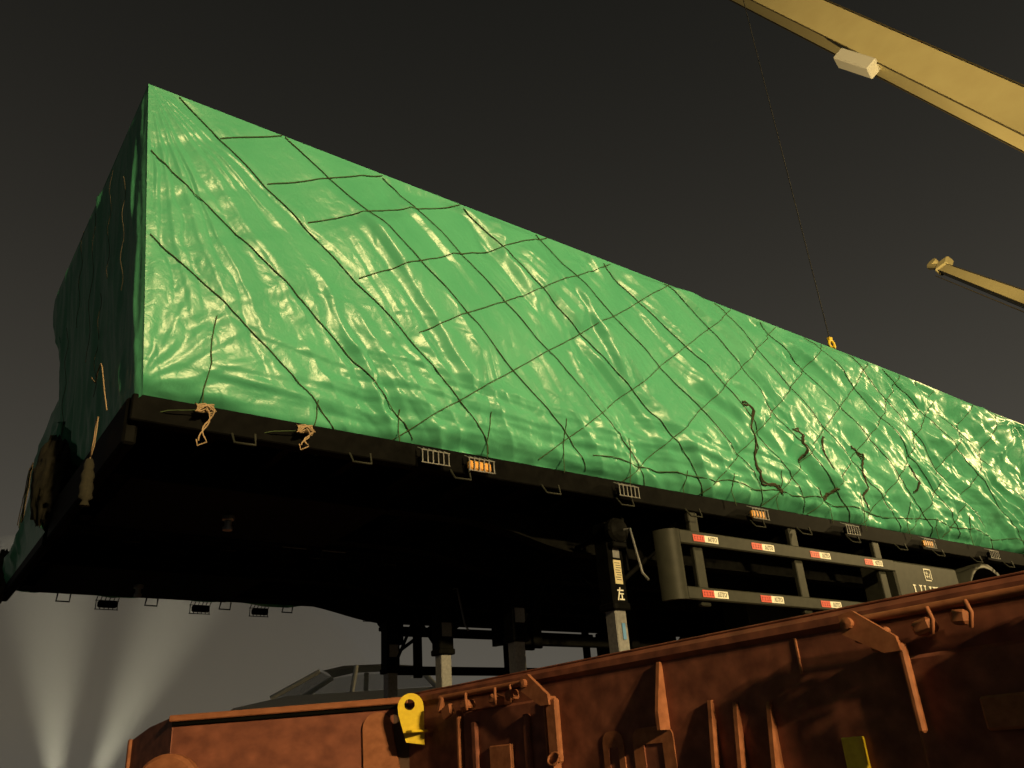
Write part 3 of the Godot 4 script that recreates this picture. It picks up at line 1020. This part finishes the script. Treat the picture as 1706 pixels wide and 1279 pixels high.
# ------------------------------------------------------------------ cranes
func build_crane(called: String, label: String, A: Vector3, B: Vector3, hA: float, hB: float, foot: Vector3, roll: float, big: bool) -> void:
	var T := thing(called, label, "crane", "ship cranes with cream booms")
	var a := (A - B).normalized()
	var tocam := (Vector3(0, 1.6, 0) - (A + B) / 2).normalized()
	var n := (tocam - a * tocam.dot(a)).normalized()
	n = n.rotated(a, roll)
	var u := a.cross(n).normalized()
	if u.y < 0.0: u = -u
	var st := new_st()
	st.set_smooth_group(-1)
	var ring := func(P: Vector3, h: float) -> Array:
		var w := h * 0.75
		return [P + u * h / 2 + n * w / 2, P - u * h / 2 + n * w / 2, P - u * h / 2 - n * w / 2, P + u * h / 2 - n * w / 2]
	var r0: Array = ring.call(B, hB)
	var r1: Array = ring.call(A, hA)
	for k in 4:
		quad(st, r0[k], r1[k], r1[(k + 1) % 4], r0[(k + 1) % 4])
	quad(st, r0[0], r0[1], r0[2], r0[3])
	quad(st, r1[3], r1[2], r1[1], r1[0])
	var boom := obj("boom", st, M.cream, T)
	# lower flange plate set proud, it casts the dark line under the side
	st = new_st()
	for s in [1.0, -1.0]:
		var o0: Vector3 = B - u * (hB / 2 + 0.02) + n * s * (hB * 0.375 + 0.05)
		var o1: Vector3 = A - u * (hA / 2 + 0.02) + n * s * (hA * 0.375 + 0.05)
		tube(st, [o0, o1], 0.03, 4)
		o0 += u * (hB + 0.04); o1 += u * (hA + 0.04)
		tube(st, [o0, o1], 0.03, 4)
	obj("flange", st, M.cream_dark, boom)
	if big:
		var P := B.lerp(A, 0.46)
		var bs := Basis(a, u, n).orthonormalized()
		pc("equipment_box", P - u * 1.05 + n * 0.45, Vector3(1.9, 0.55, 0.7), M.white_paint, boom, 0.05, bs * Basis(Vector3.BACK, -0.12))
		for f in [0.12, 0.42, 0.75]:
			var Q := B.lerp(A, f)
			var hh := lerpf(hB, hA, f)
			tb("warning_lamp", [Q + u * hh / 2, Q + u * (hh / 2 + 0.22), Q + u * (hh / 2 + 0.24) + a * 0.1], 0.07, M.rust_red, boom)
	else:
		# head sheave frame at the tip
		st = new_st()
		var bs := Basis(a, u, n).orthonormalized()
		bx(st, A + a * 0.5 + u * 0.25, Vector3(1.5, 1.3, 0.9), 0.15, bs * Basis(Vector3.BACK, 0.5))
		bx(st, A + a * 2.3 - u * 0.1, Vector3(3.0, 0.5, 0.5), 0.1, bs * Basis(Vector3.BACK, -0.15))
		lathe(st, [[0.0, -0.2], [0.5, -0.2], [0.5, 0.2], [0.0, 0.2]], A + a * 3.9 + u * 0.1, n, 16)
		obj("boom_head", st, M.cream, boom)
		tb("hoist_line", [A + a * 0.2 - u * 0.9, B - u * 0.8], 0.04, M.cream_dark, T, 5)
	# slewing house and pedestal
	st = new_st()
	lathe(st, [[2.2, -foot.y], [2.2, -3.2], [2.6, -3.0], [2.6, -2.5], [0.0, -2.5]], foot, Vector3.UP, 28)
	obj("pedestal", st, M.cream, T)
	if big:
		flood("lamp_head", T, foot + Vector3(-1.45, 1.0, 3.3), Vector3(8.5, 4.6, -5.0), 270.0, 26.0, 0.3, Color(1.0, 0.87, 0.60))
	pc("crane_house", foot + Vector3(0.6, -0.6, 1.2), Vector3(3.8, 3.6, 3.8), M.cream, T, 0.12)

func flood(called: String, parent: Node, at: Vector3, target: Vector3, energy: float, angle: float, size: float, col: Color) -> void:
	var d := (target - at).normalized()
	var b := Basis.looking_at(d, Vector3.UP)
	var st := new_st()
	bx(st, at - d * 0.18, Vector3(0.62, 0.5, 0.22), 0.03, b)
	bx(st, at - d * 0.33, Vector3(0.3, 0.3, 0.1), 0.03, b)
	var h := obj(called, st, M.galv, parent)
	pc("lens", at - d * 0.06, Vector3(0.54, 0.42, 0.012), M.lamp, h, 0.003, b)
	var l := SpotLight3D.new()
	l.name = "flood_light"
	l.light_color = col
	l.light_energy = energy
	l.light_size = size
	l.spot_angle = angle
	l.spot_range = 120.0
	l.spot_attenuation = 2.0
	l.shadow_enabled = true
	h.add_child(l, true)
	l.global_transform = Transform3D(b, at)

# ------------------------------------------------------------------ scene
func _ready() -> void:
	# camera: low on the quay, tilted up 25 degrees, slightly rolled
	var cam := Camera3D.new()
	cam.name = "camera"
	cam.fov = 48.97
	cam.near = 0.05
	cam.far = 3000.0
	add_child(cam)
	cam.transform = Transform3D(Basis(Vector3(0.80836, -0.06669, 0.58489), Vector3(-0.19745, 0.90529, 0.37611), Vector3(-0.55458, -0.41952, 0.71864)), Vector3(0, 1.6, 0))
	cam.current = true
	# hazy night sky, paler towards the horizon with harbour light
	var env := Environment.new()
	env.background_mode = Environment.BG_SKY
	var sm := ProceduralSkyMaterial.new()
	sm.sky_top_color = lin(0.0078, 0.0078, 0.0066)
	sm.sky_horizon_color = lin(0.118, 0.106, 0.085)
	sm.sky_curve = 0.26
	sm.ground_horizon_color = Color(0.10, 0.09, 0.08)
	sm.ground_bottom_color = Color(0.03, 0.03, 0.03)
	sm.sun_angle_max = 0.0
	var sky := Sky.new()
	sky.sky_material = sm
	env.sky = sky
	env.tonemap_mode = Environment.TONE_MAPPER_LINEAR
	env.tonemap_exposure = 1.0
	env.sdfgi_enabled = true
	env.ssao_enabled = true
	env.ssil_enabled = true
	var we := WorldEnvironment.new()
	we.name = "world_environment"
	we.environment = env
	add_child(we)

	make_materials()
	setup_noise()
	setup_creases()
	# floodlight mast on the quay behind the camera, up to the right
	var mast := thing("floodlight_mast", "tall steel floodlight mast on the quay behind the viewer", "floodlight")
	tb("pole", [Vector3(1.85, 0, 25.2), Vector3(1.85, 11.4, 25.2)], 0.13, M.galv, mast, 12)
	pc("cross_arm", Vector3(1.85, 11.1, 25.05), Vector3(2.0, 0.12, 0.12), M.galv, mast, 0.02)
	flood("lamp_head", mast, Vector3(1.2, 11.0, 24.7), Vector3(4.0, 4.5, -5.0), 690.0, 25.0, 0.35, Color(1.0, 0.87, 0.60))
	flood("lamp_head", mast, Vector3(2.5, 11.0, 24.7), Vector3(8.5, 4.5, -5.0), 690.0, 25.0, 0.35, Color(1.0, 0.87, 0.60))
	var mast2 := thing("floodlight_mast", "steel floodlight mast on the quay aimed up at the crane booms", "floodlight")
	tb("pole", [Vector3(-8.0, 0, 20.2), Vector3(-8.0, 9.2, 20.2)], 0.13, M.galv, mast2, 12)
	pc("cross_arm", Vector3(-8.0, 9.0, 20.05), Vector3(2.0, 0.12, 0.12), M.galv, mast2, 0.02)
	flood("lamp_head", mast2, Vector3(-8.7, 8.9, 19.7), Vector3(29.0, 27.0, -10.0), 2000.0, 13.0, 0.35, Color(1.0, 0.87, 0.60))
	flood("lamp_head", mast2, Vector3(-7.3, 8.9, 19.7), Vector3(67.0, 35.5, -24.0), 11500.0, 4.6, 0.35, Color(1.0, 0.87, 0.60))

	# deck lamp post beyond the trailers that lights the near boom from below
	var post := thing("deck_lamp_post", "deck lamp post beyond the trailers, shining up at the near crane boom", "floodlight")
	tb("pole", [Vector3(30.0, 2.25, -11.3), Vector3(30.0, 6.4, -11.3)], 0.1, M.galv, post, 10)
	flood("lamp_head", post, Vector3(30.0, 6.9, -11.2), Vector3(29.2, 27.0, -10.8), 300.0, 32.0, 0.3, Color(1.0, 0.87, 0.60))

	# ground and deck
	var st := new_st()
	quad(st, Vector3(-1500, 0, -1500), Vector3(1500, 0, -1500), Vector3(1500, 0, 1500), Vector3(-1500, 0, 1500))
	tag(obj("ground", st, M.ground), "", "", "", "structure")
	st = new_st()
	prism(st, [[5.1, 6.0], [4.25, -6.7], [2.75, -8.2], [2.55, -9.2], [4.5, -14.5], [7.0, -22.0], [46.0, -22.0], [46.0, 6.0]], Vector3(0, 0.02, 0), Vector3.RIGHT, Vector3.BACK, Vector3(0, 2.23, 0))
	tag(obj("deck", st, M.deck), "", "", "", "structure")

	for k in 15: rope1.append([-0.56 + 0.785 * k, lerpf(0.80, 0.86, (k % 3) / 2.0)])
	for k in 15: rope2.append([1.77 + 0.86 * k + 0.06 * sin(k * 2.3), lerpf(0.52, 0.86, sstep(3.0, 9.0, 1.77 + 0.86 * k))])

	build_bulwark()
	var t1 := thing("semi_trailer", "black semi-trailer nearest the viewer, with stickered side guard, under the tall green tarpaulin", "trailer", "trailers side by side")
	build_trailer(t1, -4.96, [[4.95, -5.24], [5.12, -6.87]], true)
	var t2 := thing("semi_trailer", "black semi-trailer behind the nearest one, under the low tarpaulin", "trailer", "trailers side by side")
	build_trailer(t2, -7.50, [[4.84, -7.78], [5.02, -9.25]], false)
	build_tarp()
	build_net()

	# lifting wire down to the tarp's top edge
	var wire := thing("lifting_wire", "thin vertical crane wire ending in a yellow shackle on the tarpaulin's top edge", "wire")
	tb("wire_rope", [Vector3(8.80, 6.2, -4.96), Vector3(8.80, 34.0, -4.96)], 0.007, M.rubber, wire, 6)
	st = new_st()
	var ring := []
	for k in 11:
		var a := PI * 1.7 * k / 10.0 - PI * 0.35
		ring.append(Vector3(8.80 + 0.055 * cos(a), 6.11 + 0.055 * sin(a), -4.95))
	tube(st, ring, 0.018, 8)
	bx(st, Vector3(8.80, 6.19, -4.96), Vector3(0.06, 0.05, 0.05), 0.01)
	obj("shackle", st, M.yellow, wire)

	build_ropes()
	build_car()
	build_beams(env)
	build_crane("ship_crane", "large cream ship crane whose boom crosses the upper right corner", Vector3(28.2, 43.0, -19.8), Vector3(29.9, 15.0, -3.6), 1.25, 1.55, Vector3(30.6, 9.5, -0.2), 0.42, true)
	build_crane("ship_crane", "smaller distant cream ship crane with its boom tip at the right edge", Vector3(72.5, 40.8, -28.3), Vector3(45.0, 14.6, -7.5), 0.75, 1.1, Vector3(43.0, 11.0, -6.0), 0.35, false)

# loose cords, knots and rolls that hang at the tarpaulin's edges
func build_ropes() -> void:
	var rng := RandomNumberGenerator.new()
	rng.seed = 9
	var knots := [[Vector3(1.38, 3.76, -4.90), "pale twine knot and loop at the tarpaulin's lower front corner", 0.22],
		[Vector3(2.03, 3.74, -4.90), "pale frayed twine knot under the hem, second from the front corner", 0.12]]
	for k in knots:
		var T := thing("twine_knot", k[1], "rope", "twine knots under the hem")
		var c: Vector3 = k[0]
		var pts := []
		for i in 40:
			var a := i * 0.83
			var rr := 0.032 + 0.014 * sin(i * 1.7)
			pts.append(c + Vector3(cos(a) * rr * 1.4, sin(a * 1.3) * rr * 0.8, 0.02 * sin(a * 0.7) + 0.02))
		tb("knot", pts, 0.0055, M.twine, T, 5)
		var l: float = k[2]
		for s in 2:
			var e := []
			for i in 12:
				var t := i / 11.0
				e.append(c + Vector3(0.03 * sin(t * 5.0 + s * 1.3) + 0.02 * s, -l * t, 0.03 + 0.01 * cos(t * 7.0)))
			if s == 1: e.append(c + Vector3(-0.03, -l - 0.03, 0.03)); e.append(c + Vector3(-0.04, -l + 0.01, 0.03))
			tb("loose_end", e, 0.005, M.twine, T, 5)
		tb("stay", [c, c + Vector3(-0.2, -0.03, -0.03), c + Vector3(-0.37, -0.05, -0.2)], 0.004, M.rope, T, 5)
	# cords that hang down the front sheet
	var C := thing("lashing_cords", "thin brown lashing cords hanging down the dark front of the tall tarpaulin", "rope")
	var cords := [[-5.75, 5.95, 5.0], [-6.3, 5.9, 4.6], [-6.75, 6.0, 5.1], [-7.2, 5.3, 4.35], [-5.35, 5.6, 4.7], [-6.0, 5.0, 4.2]]
	for q in cords:
		var pts := []
		var ph := rng.randf() * 9.0
		for i in 16:
			var y := lerpf(q[1], q[2], i / 15.0)
			pts.append(Vector3(front_x(y) - 0.05 + 0.01 * sin(i * 1.1 + ph), y, q[0] + 0.05 * nb_.get_noise_2d(y * 1.1, ph)))
		tb("cord", pts, 0.002, M.cord, C, 5)
	var o1 := tb("twine_end", [Vector3(0.90, 4.36, -6.05), Vector3(0.90, 4.24, -5.86), Vector3(0.88, 4.25, -5.7), Vector3(0.88, 4.28, -5.62), Vector3(0.88, 4.22, -5.55), Vector3(0.90, 4.0, -5.45), Vector3(0.92, 3.86, -5.40)], 0.0045, M.twine, self, 6)
	tag(o1, "short pale bent twine end on the tarpaulin's dark front, near its lower corner", "rope")
	# twisted roll of sacking hung on a cord loop
	var T := thing("hanging_roll", "twisted roll of dark sacking hanging from a cord loop at the trailer's front", "sacking")
	var st := new_st()
	lathe(st, [[0.0, 0.0], [0.02, 0.0], [0.032, 0.04], [0.028, 0.07], [0.042, 0.11], [0.034, 0.15], [0.044, 0.19], [0.036, 0.225], [0.045, 0.26], [0.018, 0.275], [0.03, 0.31], [0.0, 0.31]], Vector3(0.90, 3.60, -5.62), Vector3(0.02, -1, 0.05), 12, true)
	obj("roll", st, M.sacking, T)
	tb("loop", [Vector3(0.90, 3.58, -5.62), Vector3(0.90, 3.75, -5.58), Vector3(0.89, 3.83, -5.53), Vector3(0.89, 3.84, -5.48), Vector3(0.89, 3.78, -5.47), Vector3(0.90, 3.66, -5.53), Vector3(0.90, 3.62, -5.58)], 0.004, M.twine, T, 6)
	# bundled gathers where the front sheets are tied off
	for q in [[Vector3(0.93, 4.05, -7.5), 0.30, "dark bunched tarpaulin gather tied off between the two loads"], [Vector3(0.92, 3.72, -9.75), 0.22, "dark bunched tarpaulin gather at the far trailer's front corner"]]:
		var B := thing("tarpaulin_gather", q[2], "tarpaulin", "tied gathers at the front")
		st = new_st()
		var c: Vector3 = q[0]
		var R: float = q[1]
		st.set_smooth_group(1)
		var n := 24
		var m := 36
		for j in n:
			for i in m:
				var P := func(jj: int, ii: int) -> Vector3:
					var th := PI * jj / n
					var ph := TAU * (ii % m) / m
					var v := Vector3(sin(th) * cos(ph) * 0.45, cos(th) * 1.25, sin(th) * sin(ph))
					return c + v * R * (0.8 + 0.35 * nr_.get_noise_3d(v.x * 2.4, v.y * 0.9, v.z * 2.4))
				quad(st, P.call(j, i), P.call(j + 1, i), P.call(j + 1, i + 1), P.call(j, i + 1))
		obj("bunch", st, M.sacking, B)
		for k in 5:
			var pts := []
			var a := rng.randf_range(-0.6, 0.6)
			for i in 10:
				var t := i / 9.0
				pts.append(c + Vector3(-R * 0.42 - 0.02, R * 0.4 - t * R * rng.randf_range(1.3, 1.9), a * R + t * 0.25 * a + 0.02 * sin(i * 2.0 + k)))
			tb("loose_end", pts, 0.004, M.cord if k % 2 == 0 else M.rope, B, 5)
	# dark rope scraps stuck on the right of the sheet
	var scraps := [[[6.55, 4.80], [6.70, 4.79], [6.66, 4.60], [6.70, 4.42], [6.67, 4.22], [6.80, 4.06], [7.08, 4.05], [7.16, 3.98]],
		[[7.44, 4.70], [7.58, 4.73], [7.53, 4.60], [7.56, 4.45], [7.50, 4.38]], [[8.02, 4.74], [7.97, 4.60], [7.99, 4.45], [8.03, 4.36]],
		[[8.55, 4.72], [8.72, 4.58], [8.62, 4.40], [8.70, 4.26], [8.62, 4.15], [8.72, 4.02]], [[9.55, 4.62], [9.62, 4.45], [9.58, 4.30]], [[7.75, 4.12], [7.9, 4.02], [8.05, 4.14]]]
	var names := ["long dark rope scrap hanging down then along the sheet's right half", "short dark T-shaped rope scrap beside the long one", "small dark upright rope scrap, third from the left on the sheet", "dark kinked rope scrap near the hem, fourth from the left", "faint short rope scrap, rightmost on the sheet", "dark tangled rope scrap just above the hem"]
	for k in scraps.size():
		var S := thing("rope_scrap", names[k], "rope", "dark rope scraps on the sheet")
		for w in 3:
			var pts := []
			var cv := Curve2D.new()
			for p in scraps[k]: cv.add_point(Vector2(p[0], p[1]))
			var L := cv.get_baked_length()
			for i in 26:
				var p := cv.sample_baked(L * i / 25.0)
				p += Vector2(nc_.get_noise_2d(i * 0.35, w * 7.0 + k), nc_.get_noise_2d(i * 0.35, w * 7.0 + 50.0 + k)) * 0.045
				pts.append(Vector3(p.x, p.y, tarp_z(p.x, maxf(p.y, bottom_y(p.x) + 0.03)) + 0.010))
			tb("strand", pts, 0.008 if w == 0 else 0.005, M.stain_rope, S, 5)

func build_car() -> void:
	var T := thing("silver_car", "pale silver car parked behind the bulwark, only its roof and windows showing", "car")
	var o := Vector3(7.75, 2.25, -16.2)
	var f := Vector3(-0.81, 0, -0.587).normalized()     # forwards, to the left
	var s := f.cross(Vector3.UP).normalized()
	var st := new_st()
	var side := [[-2.1, 0.28], [-2.15, 0.75], [-2.0, 0.95], [0.9, 0.97], [1.9, 0.82], [2.2, 0.6], [2.2, 0.28]]
	prism(st, side, o - s * 0.85, f, Vector3.UP, s * 1.7)
	obj("body", st, M.silver, T)
	# cabin frame with tumblehome: pillars and roof
	var lo := [[-1.95, 0.94], [1.25, 0.94]]
	var hi := [[-1.55, 1.42], [-0.9, 1.50], [-0.1, 1.52], [0.35, 1.45]]
	var P := func(x: float, y: float, w: float) -> Vector3: return o + f * x + Vector3.UP * y + s * w
	st = new_st()
	st.set_smooth_group(1)
	for i in hi.size() - 1:
		for k in 6:
			var w0 := -0.62 + 1.24 * k / 6.0
			var w1 := -0.62 + 1.24 * (k + 1) / 6.0
			var c0 := -0.05 * pow(w0 / 0.62, 2.0)
			var c1 := -0.05 * pow(w1 / 0.62, 2.0)
			quad(st, P.call(hi[i][0], hi[i][1] + c0, w0), P.call(hi[i + 1][0], hi[i + 1][1] + c0, w0), P.call(hi[i + 1][0], hi[i + 1][1] + c1, w1), P.call(hi[i][0], hi[i][1] + c1, w1))
	obj("roof", st, M.silver, T)
	for w in [-1.0, 1.0]:
		for q in [[0.35, 1.40, 1.22, 0.95], [-0.35, 1.45, -0.30, 0.95], [-1.5, 1.40, -1.9, 0.95]]:
			st = new_st()
			tube(st, [P.call(q[0], q[1], w * 0.62), P.call(q[2], q[3], w * 0.82)], 0.05, 6)
			obj("pillar", st, M.silver, T)
		for q in [[[-0.35, 1.43], [0.32, 1.39], [1.15, 0.97], [-0.30, 0.97]], [[-1.45, 1.38], [-0.35, 1.43], [-0.30, 0.97], [-1.85, 0.97]]]:
			st = new_st()
			var v := []
			for p in q: v.append(P.call(p[0], p[1], w * lerpf(0.81, 0.61, (p[1] - 0.97) / 0.45)))
			quad(st, v[0], v[1], v[2], v[3])
			obj("side_window", st, M.glass, T)
	st = new_st()
	quad(st, P.call(0.37, 1.41, -0.6), P.call(0.37, 1.41, 0.6), P.call(1.24, 0.97, 0.78), P.call(1.24, 0.97, -0.78))
	obj("windscreen", st, M.glass, T)
	st = new_st()
	quad(st, P.call(-1.56, 1.40, -0.6), P.call(-1.56, 1.40, 0.6), P.call(-1.96, 0.96, 0.78), P.call(-1.96, 0.96, -0.78))
	obj("rear_window", st, M.glass, T)
	for x in [-1.3, 1.35]:
		for w in [-0.78, 0.78]:
			st = new_st()
			lathe(st, [[0.19, -0.11], [0.29, -0.11], [0.32, -0.06], [0.32, 0.06], [0.29, 0.11], [0.19, 0.11]], P.call(x, 0.32, w), s, 24)
			var wh := obj("wheel", st, M.rubber, T)
			st = new_st()
			lathe(st, [[0.0, -0.10], [0.19, -0.105], [0.19, 0.105], [0.0, 0.10]], P.call(x, 0.32, w), s, 20)
			obj("rim", st, M.silver, wh)

# lamps far off beyond the bulwark's end that throw beams up through the mist
func build_beams(env: Environment) -> void:
	env.volumetric_fog_enabled = true
	env.volumetric_fog_density = 0.0
	var c := Vector3(5.6, 1.75, -30.0)
	var T := thing("work_light_stand", "low work light stand beyond the bulwark's left end, beams pointing up into mist", "floodlight")
	tb("pole", [Vector3(c.x, 0, c.z), Vector3(c.x, 1.5, c.z)], 0.06, M.galv, T, 8)
	pc("cross_arm", c + Vector3(0, -0.28, 0), Vector3(1.2, 0.08, 0.08), M.galv, T, 0.02)
	flood("lamp_head", T, c + Vector3(-0.35, 0, 0), c + Vector3(-1.6, 8.0, 0.4), 240.0, 17.0, 0.25, Color(1.0, 0.97, 0.85))
	flood("lamp_head", T, c + Vector3(0.45, 0, 0), c + Vector3(3.2, 8.0, 0.6), 240.0, 17.0, 0.25, Color(1.0, 0.97, 0.85))
	var fv := FogVolume.new()
	fv.name = "mist"
	fv.shape = RenderingServer.FOG_VOLUME_SHAPE_ELLIPSOID
	fv.size = Vector3(20, 15, 12)
	fv.position = c + Vector3(0.5, 0.5, 0)
	var fm := FogMaterial.new()
	fm.density = 0.03
	fm.albedo = Color(0.8, 0.8, 0.78)
	fm.edge_fade = 0.5
	fv.material = fm
	add_child(fv)
	tag(fv, "patch of pale mist lit from below at the lower left", "mist", "", "stuff")
